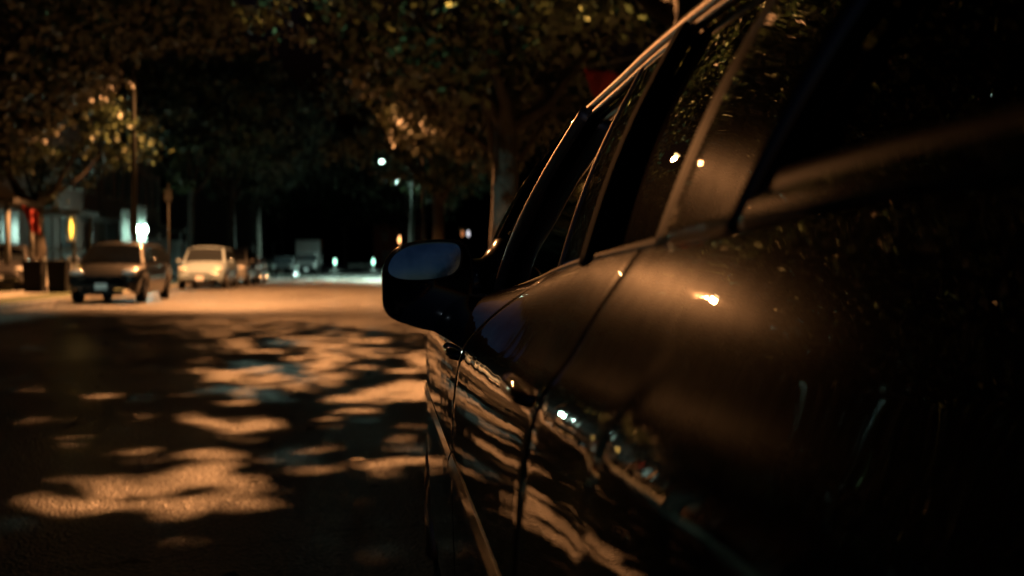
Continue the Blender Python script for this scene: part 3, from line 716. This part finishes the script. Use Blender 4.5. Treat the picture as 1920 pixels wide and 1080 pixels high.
# ------------------------------------------------------------------ parked cars of the left kerb
def cpaint(name, c): return principled(name, c, .3, coat=1, coat_rough=.04)
def make_car(name, label, loc, rz, paintm, L_=4.6, W=1.8, H=1.45, hood=.9, kind='sedan', group='cars parked along the left kerb', roof_rack=False):
    """origin at ground centre, nose towards -Y"""
    root = thing(name, label, 'car', (0, 0, 0), 0, group)
    hw = W / 2; y0 = -L_ / 2; y1 = L_ / 2; bz = hood + .07
    # lower body: cross sections from nose to tail; (y, half width, hood height)
    rear = bz + .02
    st = [(y0, hw*.62, .60, .42), (y0+.04, hw*.80, .68, .34), (y0+.14, hw*.92, .76, .26), (y0+.4, hw*.97, hood-.05, .24), (y0+.9, hw, hood, .24), (y0+1.25, hw, bz, .24),
          (0, hw, bz+.02, .24), (y1-1.0, hw, rear+.01, .24), (y1-.4, hw*.98, rear, .24), (y1-.12, hw*.93, rear-.06, .28), (y1-.03, hw*.84, rear-.2, .34), (y1, hw*.7, rear-.3, .42)]
    ys = sorted(set([s[0] for s in st] + [y0 + .1 * i for i in range(1, int(L_ / .1))]))
    ax = (y0 + .85, y1 - .85); ar = .37; rings = []
    for y in ys:
        a = cm(y, [(s[0], s[1]) for s in st]); zt = pw(y, [(s[0], s[2]) for s in st]); zl = pw(y, [(s[0], s[3]) for s in st])
        for q in ax:
            if abs(y - q) < ar: zl = max(zl, .32 + math.sqrt(ar * ar - (y - q) ** 2))
        zm = zl + (zt - zl) * .55
        half = [(a*.93, zl), (a*.985, zl+(zt-zl)*.2), (a, zm), (a*.985, zl+(zt-zl)*.8), (a*.93, zt-.03), (a*.84, zt), (a*.5, zt+.025), (0, zt+.035)]
        ring = [(x, y, z) for x, z in half] + [(-x, y, z) for x, z in half[-2::-1]]
        rings.append(ring)
    n = len(rings[0]); V = [p for r in rings for p in r]; F = [(i*n+k, i*n+k+1, (i+1)*n+k+1, (i+1)*n+k) for i in range(len(rings)-1) for k in range(n-1)]
    F += [tuple(range(n)), tuple((len(rings)-1)*n+k for k in range(n))[::-1]]
    body = mk('body', V, F, paintm, root, True)
    # greenhouse
    if kind == 'sedan': gp = [(y0+1.15, bz-.02), (y0+1.85, H-.05), (y0+2.2, H), (y1-1.6, H-.01), (y1-1.25, H-.07), (y1-.6, bz)]
    else: gp = [(y0+1.0, bz-.02), (y0+1.6, H-.06), (y0+1.95, H), (y1-.6, H-.02), (y1-.3, H-.08), (y1-.08, bz)]
    def gz(y): return pw(y, gp)
    gy = [gp[0][0] + (gp[-1][0] - gp[0][0]) * i / 40 for i in range(41)]
    rings = []
    for y in gy:
        z = gz(y); f = max(0, (z - bz) / (H - bz)); a0 = hw * .90; a1 = hw * (.90 - .17 * f)
        half = [(a0, bz - .03), ((a0 + a1) / 2 + .015, (bz + z) / 2), (a1, z - .04 * f), (a1 * .85, z + .0), (a1 * .4, z + .03 * f), (0, z + .04 * f)]
        rings.append([(x, y, zz) for x, zz in half] + [(-x, y, zz) for x, zz in half[-2::-1]])
    n = len(rings[0]); V = [p for r in rings for p in r]; F = [(i*n+k, i*n+k+1, (i+1)*n+k+1, (i+1)*n+k) for i in range(len(rings)-1) for k in range(n-1)]
    mk('cabin', V, F, paintm, root, True)
    # windscreen and windows a few mm proud
    def front_pt(u, v, a, b, inset=.93, push=-.012):
        y = a[0] + (b[0] - a[0]) * v; z = a[1] + (b[1] - a[1]) * v; f = max(0, (gz(y) - bz) / (H - bz)); ww = hw * (.90 - .17 * f) * inset
        return (ww * u, y + push + 0, z + .03 * f * (1 - u * u) + .012)
    def pane(name, a, b, push):
        V = [front_pt(-1 + 2 * i / 10, j / 6, a, b, .9, push) for j in range(7) for i in range(11)]
        F = [(j*11+i, j*11+i+1, (j+1)*11+i+1, (j+1)*11+i) for j in range(6) for i in range(10)]
        mk(name, V, F, M['darkglass'], root, True)
    a, b = gp[0], gp[1]; pane('windscreen', (a[0]+.08, a[1]+.05), (b[0]-.02, b[1]-.02), -.02)
    a, b = gp[-1], gp[-2]; pane('rear_window', (a[0]-.03, a[1]+.05), (b[0]+.01, b[1]-.02), .02)
    for s in (-1, 1):
        ylo, yhi = gp[0][0] + .35, gp[-1][0] - (.45 if kind == 'sedan' else .2); cut = [(ylo, ylo + (yhi-ylo)*.42), (ylo + (yhi-ylo)*.45, yhi - (yhi-ylo)*.2), (yhi - (yhi-ylo)*.17, yhi)]
        for (p, q) in cut:
            V = []; 
            for i in range(7):
                y = p + (q - p) * i / 6; zt = max(bz + .06, gz(y) - .09); 
                for j in range(4):
                    z = bz + .03 + (zt - bz - .03) * j / 3; f = (z - bz) / (H - bz)
                    f0 = max(0.01, (gz(y) - bz) / (H - bz)); V.append((s * (hw * (.90 - .17 * f * 1.0) + .022), y, z))
            F = [(i*4+j, i*4+j+1, (i+1)*4+j+1, (i+1)*4+j) for i in range(6) for j in range(3)]
            mk('side_window', V, F if s < 0 else [f[::-1] for f in F], M['darkglass'], root, True)
        m = MB().ball((s * (hw + .1), gp[0][0] + .3, bz + .08), (.11, .07, .075), 12, 8); m.tube([(s*hw*.9, gp[0][0]+.32, bz+.04), (s*(hw+.06), gp[0][0]+.31, bz+.06)], .025, 6); m.build('door_mirror', paintm, root, True)
        MB().ball((s * hw * .70, y0 + .13, hood - .17), (.19, .12, .085), 14, 8).build('headlight', M['frontglass'], root, True)
        MB().ball((s * hw * .58, y0 + .035, .42), (.08, .05, .045), 12, 6).build('fog_light', M['frontglass'], root, True)
        MB().ball((s * hw * .76, y1 - .07, rear - .17), (.13, .07, .12), 12, 8).build('tail_light', M['redlens'], root, True)
        for q in ax:
            cx = s * (hw - .12); t = MB().tube([(cx - .1, q, .33), (cx - .085, q, .33), (cx + .085, q, .33), (cx + .1, q, .33)], [.30, .33, .33, .30], 28); wo = t.build('wheel', M['rubber'], root, True)
            t = MB().tube([(cx + s*.08, q, .33), (cx + s * .107, q, .33)], [.21, .17], 20); 
            for k in range(5):
                an = 1.2566 * k; t.tube([(cx + s*.112, q, .33), (cx + s*.10, q + .2*math.cos(an), .33 + .2*math.sin(an))], [.035, .025], 5)
            t.build('rim', M['rim'], wo)
    m = MB()
    for k in range(4): m.box((0, y0 + .035, .56 + .035 * k), (hw * .9, .05, .012))
    m.box((0, y0 + .05, .62), (hw * .86, .04, .15)); m.build('grille', M['blacktrim'], root)
    m = MB(); m.box((0, y0 + .03, .46), (hw * 1.5, .14, .10)); o = m.build('front_bumper', M['chrome'] if kind == 'chrome' else paintm, root); mod_bevel(o, .03, 3)
    m = MB(); m.box((0, y0 + .0, .30), (hw * 1.1, .08, .14)); m.build('air_intake', M['blacktrim'], root)
    MB().box((0, y0 - .052, .46), (.31, .012, .155)).build('number_plate', M['plate'], root)
    if roof_rack:
        for s in (-1, 1): MB().tube([(s*hw*.66, gp[2][0], H+.03), (s*hw*.66, gp[2][0]+.1, H+.07), (s*hw*.66, gp[3][0]-.1, H+.07), (s*hw*.66, gp[3][0], H+.03)], .018, 6).build('roof_rail', M['chrome'], root)
    root.location = loc; root.rotation_euler.z = rz
    return root
GREY = cpaint('dark_grey_paint', (.007,.008,.009)); WHITE = cpaint('white_paint', (.13,.17,.20)); BLK = cpaint('dark_paint', (.02,.02,.022)); SILV = cpaint('silver_paint', (.10,.105,.11)); BLUE = cpaint('dark_blue_paint', (.02,.03,.05))
def parked(label, yfront, x, **k):
    L_ = k.get('L_', 4.6); return make_car('parked_car', label, (x, yfront + L_ / 2, 0), R(k.pop('rz', 0)), **k)
parked('dark parked car facing the camera with a pale number plate, nearest on the left kerb', 26.6, -6.95, paintm=GREY, kind='suv', H=1.62, hood=.98, W=1.85)
parked('white parked car with a bright roof and bonnet behind the dark one', 40.5, -6.85, paintm=WHITE, kind='suv', H=1.72, hood=.98, W=1.9)
parked('silver parked car tucked just behind the white car', 46.8, -6.7, paintm=SILV, kind='suv', H=1.75, hood=1.0, roof_rack=True)
parked('small dark car parked two behind the white car', 53.5, -6.9, paintm=BLUE, kind='sedan', H=1.45)
parked('dark car parked farther on, just before the white box van', 72, -6.5, paintm=BLK, kind='sedan', H=1.48)
c = make_car('parked_car', 'dark car standing on the driveway at the left edge', (-13.0, 37.5, .11), R(12), BLK, kind='suv', H=1.6, group='cars parked along the left kerb')
# box van
vroot = thing('box_van', 'white box van with a tall square body parked far down on the left', 'van', (-5.9, 92, 0))
def vb(name, c_, d, mat, bev=.05):
    m = MB(); m.box((c_[0] - 5.9, c_[1] + 92, c_[2]), d); o = m.build(name, mat, vroot); mod_bevel(o, bev, 3); return o
VANP = cpaint('van_paint', (.045, .044, .045))
vb('cargo_box', (0, 1.6, 1.95), (2.2, 4.6, 2.3), VANP); vb('cab', (0, -1.6, 1.2), (2.0, 1.7, 1.5), VANP, .2); vb('bonnet', (0, -2.6, .8), (1.9, .8, .7), VANP, .15)
vb('chassis', (0, .6, .5), (1.9, 6.2, .3), M['blacktrim'], .02); vb('windscreen', (0, -2.46, 1.5), (1.7, .04, .6), M['darkglass'], .01); vb('grille', (0, -3.02, .72), (1.1, .04, .3), M['blacktrim'], .01); vb('number_plate', (0, -3.05, .45), (.31, .02, .15), M['plate'], .002)
for s in (-1, 1):
    MB().ball((-5.9 + s*.75, 89.02, .8), (.14, .05, .1), 12, 8).build('headlight', M['frontglass'], vroot, True)
    for yy in (-2.2, 2.4): MB().tube([(-5.9+s*.78, 92+yy, .4), (-5.9+s*1.02, 92+yy, .4)], .4, 24).build('wheel', M['rubber'], vroot, True)

# ------------------------------------------------------------------ row houses
def house(label, x, y, side, W=7.4, D=8, H=7.6, wall='brick', porch_lamp=None, lit=None):
    """side -1: stands left of the road and faces +X ; 1: right, faces -X ; 0: end of street, faces -Y"""
    t = thing('row_house', label, 'house', (0, 0, 0), 0, 'houses along the street')
    # built with its front on -Y then turned
    mm = MB(); mm.box((0, D/2, H/2), (W, D, H)); mm.build('wall', M[wall], t)
    mm = MB(); r = H + 1.9
    V = [(-W/2-.3, -.4, H), (W/2+.3, -.4, H), (W/2+.3, D+.4, H), (-W/2-.3, D+.4, H), (-W/2-.3, D/2, r), (W/2+.3, D/2, r)]
    rf = mk('roof', V, [(0,1,5,4),(2,3,4,5),(0,4,3),(1,2,5),(3,2,1,0)], M['roof'], t)
    MB().box((W*.32, D*.5, r + .3), (.7, .6, 1.6)).build('chimney', M[wall], rf)
    for (wx, wz, ww, wh) in ((-W*.28, 5.4, 1.1, 1.6), (0, 5.4, .9, 1.5), (W*.28, 5.4, 1.1, 1.6), (-W*.22, 2.15, 1.9, 1.6)):
        lm = lit if (lit and wz > 3 and wx > 0) else M['house_glass']
        f = MB().box((wx, -.02, wz), (ww + .2, .12, wh + .2)).build('window', M['trim'], t)
        MB().box((wx, -.085, wz), (ww, .02, wh)).build('pane', lm, f)
        MB().box((wx, -.10, wz), (.05, .03, wh)).box((wx, -.101, wz), (ww, .03, .05)).build('glazing_bar', M['trim'], f)
        MB().box((wx, -.08, wz - wh/2 - .14), (ww + .35, .22, .08)).build('sill', M['concrete'], f)
    d = MB().box((W*.27, -.03, 1.75), (1.0, .1, 2.1)).build('door', M['darkwood'], t)
    MB().ball((W*.27 - .38, -.12, 1.7), .04, 8, 6).build('handle', M['chrome'], d)
    MB().box((W*.27, -1.0, .35), (2.6, 1.9, .7)).build('porch_floor', M['concrete'], t)
    m = MB()
    for k in range(4): m.box((W*.27, -2.05 - .3*k, .305 - .08*k*2*.5), (1.4, .3, .61 - .155*k))
    m.build('porch_steps', M['concrete'], t)
    for sx_ in (-1.2, 1.2): MB().tube([(W*.27+sx_, -1.8, .7), (W*.27+sx_, -1.8, 3.0)], .09, 10).build('porch_post', M['trim'], t, True)
    m = MB(); m.box((W*.27, -1.0, 3.1), (2.9, 2.2, .16)); m.build('porch_roof', M['roof'], t)
    for sx_ in (-1.2, 1.2):
        m = MB(); m.box((W*.27+sx_, -.9, 1.55), (.05, 1.7, .05))
        for k in range(10): m.box((W*.27+sx_, -.15 - .17*k, 1.12), (.025, .025, .84))
        m.build('porch_railing', M['iron'], t)
    ang = {-1: R(90), 1: R(-90), 0: 0}[side]
    t.location = (x, y, .1); t.rotation_euler.z = ang
    return t
HX = -14.2
M['litwin'] = principled('lit_window', (1,.6,.3), .5, emit=(1,.38,.12), es=.5)
house('brick row house on the far left with a red flag on its porch', HX, 35.0, -1)
house('brick row house with the yellow porch lantern', HX, 42.6, -1, wall='brick2')
house('brick row house with the bright white porch lights and iron railing', HX, 50.2, -1)
house('dark row house behind the iron garden railing', HX, 57.8, -1, wall='brick2')
house('row house past the railing, unlit, left of the white box van', HX, 65.4, -1)
house('tall row house with a dim orange upstairs window, far left', -12.6, 108, -1, wall='brick2', lit=M['litwin'])
house('nearest left row house, lost in the dark at the frame edge', HX, 27.4, -1, wall='brick2')
house('house on the right behind the thick tree trunk', 9.8, 46, 1)
house('house across the end of the street with a small orange porch lamp', 4.5, 168, 0, W=9)

def wall_lamp(label, p, emis, col, energy, r=.09, cat='porch lamp', cage=True):
    t = thing('porch_lamp', label, cat, p, 0)
    p = Vector(p)
    MB().ball(p, (r, r, r * 1.5), 14, 10).build('lamp_glass', emis, t, True)
    m = MB(); m.box(p + Vector((0, 0, r * 1.7)), (r * 2.4, r * 2.4, r * .5)); m.tube([p + Vector((0, 0, r*1.8)), p + Vector((-.1, 0, r*3)), p + Vector((-.3, 0, r*2.6))], .015, 6)
    m.build('lamp_bracket', M['iron'], t)
    if energy:
        ld = bpy.data.lights.new('lamp_light', 'POINT'); ld.energy = energy; ld.color = col; ld.shadow_soft_size = r * 1.3
        lo = bpy.data.objects.new('lamp_light', ld); COL.objects.link(lo); lo.parent = t; lo.location = (.0, 0, -.3)
    return t
def emat(n, c, e): return principled(n, c, .5, emit=c, es=e)
E_T = emat('white_green_lamp', (.62, 1, .82), 90); E_Y = emat('yellow_lamp', (1, .62, .08), 2.2); E_O = emat('orange_lamp', (1, .45, .15), 6); E_W = emat('pale_lamp', (.9, .9, 1), 1.2); E_G = emat('green_white_lamp', (.45, 1, .75), 3)
wall_lamp('left one of the two blazing white-green porch lamps', at(279, 433, 50), E_T, TEAL, 90, .12)
wall_lamp('right one of the two blazing white-green porch lamps', at(294, 433, 50), E_T, TEAL, 90, .12)
wall_lamp('small orange porch lamp just above the door mirror', at(750, 450, 160), E_O, None, 0, .35)
wall_lamp('pale lamp on the right beside the thick tree trunk', at(877, 438, 60), E_W, None, 0, .10)
wall_lamp('dim orange lamp on the right, left of the pale one', at(866, 438, 60), emat('dim_orange_lamp', (1,.35,.12), .5), None, 0, .10)
# yellow lantern: a tall slim glass between bars
p = at(168, 432, 41.6); t = thing('porch_lantern', 'tall slim yellow lantern glowing on the dark left porch', 'lantern', p)
MB().ball(p, (.07, .1, .42), 12, 10).build('lamp_glass', E_Y, t, True)
m = MB(); m.box(p + Vector((0,0,.46)), (.3,.3,.06)); m.box(p + Vector((0,0,-.46)), (.26,.26,.05))
for a, b in ((-.12,-.12),(.12,-.12),(.12,.12),(-.12,.12)): m.tube([p + Vector((a,b,-.46)), p + Vector((a,b,.46))], .012, 5)
m.tube([p + Vector((0,0,.46)), p + Vector((-.4,0,.7))], .02, 6); m.build('lamp_cage', M['iron'], t)
ld = bpy.data.lights.new('lamp_light', 'POINT'); ld.energy = 12; ld.color = (1,.6,.15); ld.shadow_soft_size = .1
lo = bpy.data.objects.new('lamp_light', ld); COL.objects.link(lo); lo.parent = t; lo.location = (.3, 0, 0)
M['screen'] = principled('pale_screen', (.16, .18, .17), .7)
# lit door surround by the white lamps: pale storm door and sidelight
def pale_panel(label, px, py, w_, h_, d=50.4):
    p = at(px, py, d); t = thing('screen_panel', label, 'porch screen', p)
    MB().box(p, (w_, .06, h_)).build('screen', M['screen'], t)
    m = MB()
    for s in (-1, 1): m.box(p + Vector((s * (w_/2 + .04), 0, 0)), (.07, .09, h_ + .16)); m.box(p + Vector((0, 0, s * (h_/2 + .04))), (w_, .09, .07))
    m.build('screen_frame', M['trim'], t); return t
pale_panel('slim pale porch panel standing left of the white-green lamps', 260, 428, .22, 1.5)
pale_panel('pale porch panel right behind the white-green lamps', 286, 423, .42, 1.6)

# iron railing in front of the gardens
def railing(label, x, y0, y1, h=1.25, z=.12):
    t = thing('garden_railing', label, 'railing', (x, (y0 + y1) / 2, z))
    m = MB(); n = int((y1 - y0) / .16)
    for k in range(n): m.box((x, y0 + .16 * k + .08, z + h / 2), (.03, .03, h - .1))
    m.build('pickets', M['iron'], t)
    MB().box((x, (y0+y1)/2, z + h - .1), (.05, y1 - y0, .04)).box((x, (y0+y1)/2, z + .15), (.05, y1 - y0, .04)).build('rail', M['iron'], t)
    for k in range(int((y1-y0)/3)+1): MB().box((x, y0 + 3 * k, z + h / 2), (.09, .09, h + .12)).build('post', M['iron'], t)
railing('tall pale iron railing catching the white-green light, behind the sign pole', -11.9, 50.5, 68, 2.3)
railing('dark iron railing in front of the lantern house', -11.9, 38, 48.5, 1.1)
# flags
def flag(label, p, w_, h_, tilt, pole_to):
    t = thing('flag', label, 'flag', p)
    p = Vector(p); V = []; nx, nz = 10, 10
    for i in range(nx + 1):
        for j in range(nz + 1):
            u, v = i / nx, j / nz; V.append(p + Vector((w_ * u * (1 - .45 * v) + tilt * v, .08 * math.sin(u * 9 + v * 3), -h_ * v - .25 * h_ * u * (1 - v))))
    F = [(i*(nz+1)+j, i*(nz+1)+j+1, (i+1)*(nz+1)+j+1, (i+1)*(nz+1)+j) for i in range(nx) for j in range(nz)]
    o = mk('cloth', V, F, M['red_cloth'], t, True); mod_solid(o, .004, 0)
    MB().tube([p, Vector(pole_to)], .02, 8).build('flag_pole', M['trim'], t, True); return t
flag('red flag drooping from the far left porch', at(84, 390, 36.6), .55, 1.0, .35, at(70, 380, 36.8))
fr = flag('dark red flag hanging above the roof of the black car', at(1098, 120, 19), .95, .62, .22, at(1240, 90, 19.2))
# sign pole, bins, hedge, barrier, bollard lamps
p = at(335, 350, 43); t = thing('sign_pole', 'thin dark pole on the left verge between the white lamps and the white car', 'pole', (p.x, 43, .12))
MB().tube([(p.x, 43, .1), (p.x, 43, p.z)], .045, 10).build('pole', M['pole'], t, True); MB().box((p.x, 42.93, p.z - .5), (.3, .02, .45)).build('sign_plate', M['pole'], t)
def bin_(label, x, y, h=1.05, rz=0):
    t = thing('wheelie_bin', label, 'bin', (x, y, .12), 0, 'bins on the left pavement')
    m = MB(); m.box((x, y, .12 + h*.46), (.5, .55, h*.9), 0, 1.12); o = m.build('bin_body', M['blacktrim'], t); mod_bevel(o, .03, 2)
    m = MB(); m.box((x, y - .02, .12 + h*.94), (.62, .68, .07)); o = m.build('lid', M['blacktrim'], t); mod_bevel(o, .02, 2)
    for s in (-1, 1): MB().tube([(x+s*.2, y+.3, .22), (x+s*.27, y+.3, .22)], .1, 14).build('wheel', M['rubber'], t, True)
bin_('dark bin on the left pavement, the left one of the pair', -10.7, 33.2); bin_('dark bin on the left pavement, the right one of the pair', -9.9, 33.0)
def bush(label, x, y, r):
    t = thing('garden_bush', label, 'bush', (x, y, .1)); rnd = random.Random(int(x * 100)); V = []; F = []
    for k in range(2200):
        a = rnd.uniform(0, 6.283); u = rnd.uniform(-.2, 1); rr = r * rnd.uniform(.75, 1.05); c_ = math.sqrt(max(0, 1 - u * u))
        q = Vector((x + rr * c_ * math.cos(a), y + rr * c_ * math.sin(a), .1 + r * .35 + rr * u * .9)); n = Vector((rnd.gauss(0,1), rnd.gauss(0,1), rnd.gauss(0,1))).normalized(); b = n.orthogonal().normalized() * .07; c2 = n.cross(b)
        i = len(V); V += [q - b, q + c2 * .6, q + b, q - c2 * .6]; F.append((i, i+1, i+2, i+3))
    mk('foliage', V, F, M['leaf'], t); MB().tube([(x,y,.05),(x,y,r*.9)], [.06,.03], 6).build('stem', M['bark'], t)
bush('round bush in the front garden at the far left edge', -12.4, 31.5, .9); bush('dark bush below the yellow lantern', -12.7, 41.0, .8)
t = thing('road_barrier', 'low pale barrier across the end of the street between two green-white lamps', 'barrier', (-1.6, 141.9, .0))
m = MB(); m.box((-1.6, 141.9, .65), (3.8, .15, .35)); o = m.build('barrier_board', M['trim'], t)
for s in (-1.7, 0, 1.7): MB().box((-1.6 + s, 142.05, .45), (.12, .12, .9)).build('post', M['trim'], t)
for px, lb in ((630, 'left one of two small green-white lamps at the end of the street'), (700, 'right one of two small green-white lamps at the end of the street')):
    p = at(px, 491, 138); t = thing('bollard_lamp', lb, 'bollard', (p.x, p.y, 0)); MB().tube([(p.x, p.y, 0), (p.x, p.y, p.z - .3)], .1, 12).build('post', M['iron'], t, True)
    MB().ball(p, (.22, .22, .36), 14, 10).build('lamp_glass', E_G, t, True); ld = bpy.data.lights.new('lamp_light', 'POINT'); ld.energy = 90; ld.color = TEAL; ld.shadow_soft_size = .4; lo = bpy.data.objects.new('lamp_light', ld); COL.objects.link(lo); lo.parent = t; lo.location = (0, -.7, p.z); MB().tube([(p.x,p.y,p.z+.35),(p.x,p.y,p.z+.45)], .24, 14).build('cap', M['iron'], t, True)

# fallen leaves along the gutter and on the road
rnd = random.Random(5); V = []; F = []
for k in range(900):
    x = rnd.uniform(KL, KR) if rnd.random() < .45 else (KR - abs(rnd.gauss(0, .4)) - .02 if rnd.random() < .5 else KL + abs(rnd.gauss(0, .5)) + .02)
    y = 3 + 40 * rnd.random() ** 1.5; a = rnd.uniform(0, 6.28); s_ = rnd.uniform(.03, .06); c_, n_ = math.cos(a) * s_, math.sin(a) * s_; z = .008; i = len(V)
    V += [(x - c_, y - n_, z), (x + n_ * .6, y - c_ * .6, z + rnd.uniform(0, .02)), (x + c_, y + n_, z + rnd.uniform(0, .015)), (x - n_ * .6, y + c_ * .6, z + rnd.uniform(0, .02))]; F.append((i, i+1, i+2, i+3))
tag(mk('fallen_leaves', V, F, M['leaf_brown']), 'brown fallen leaves scattered over the road and gutters', 'leaves', kind='stuff')
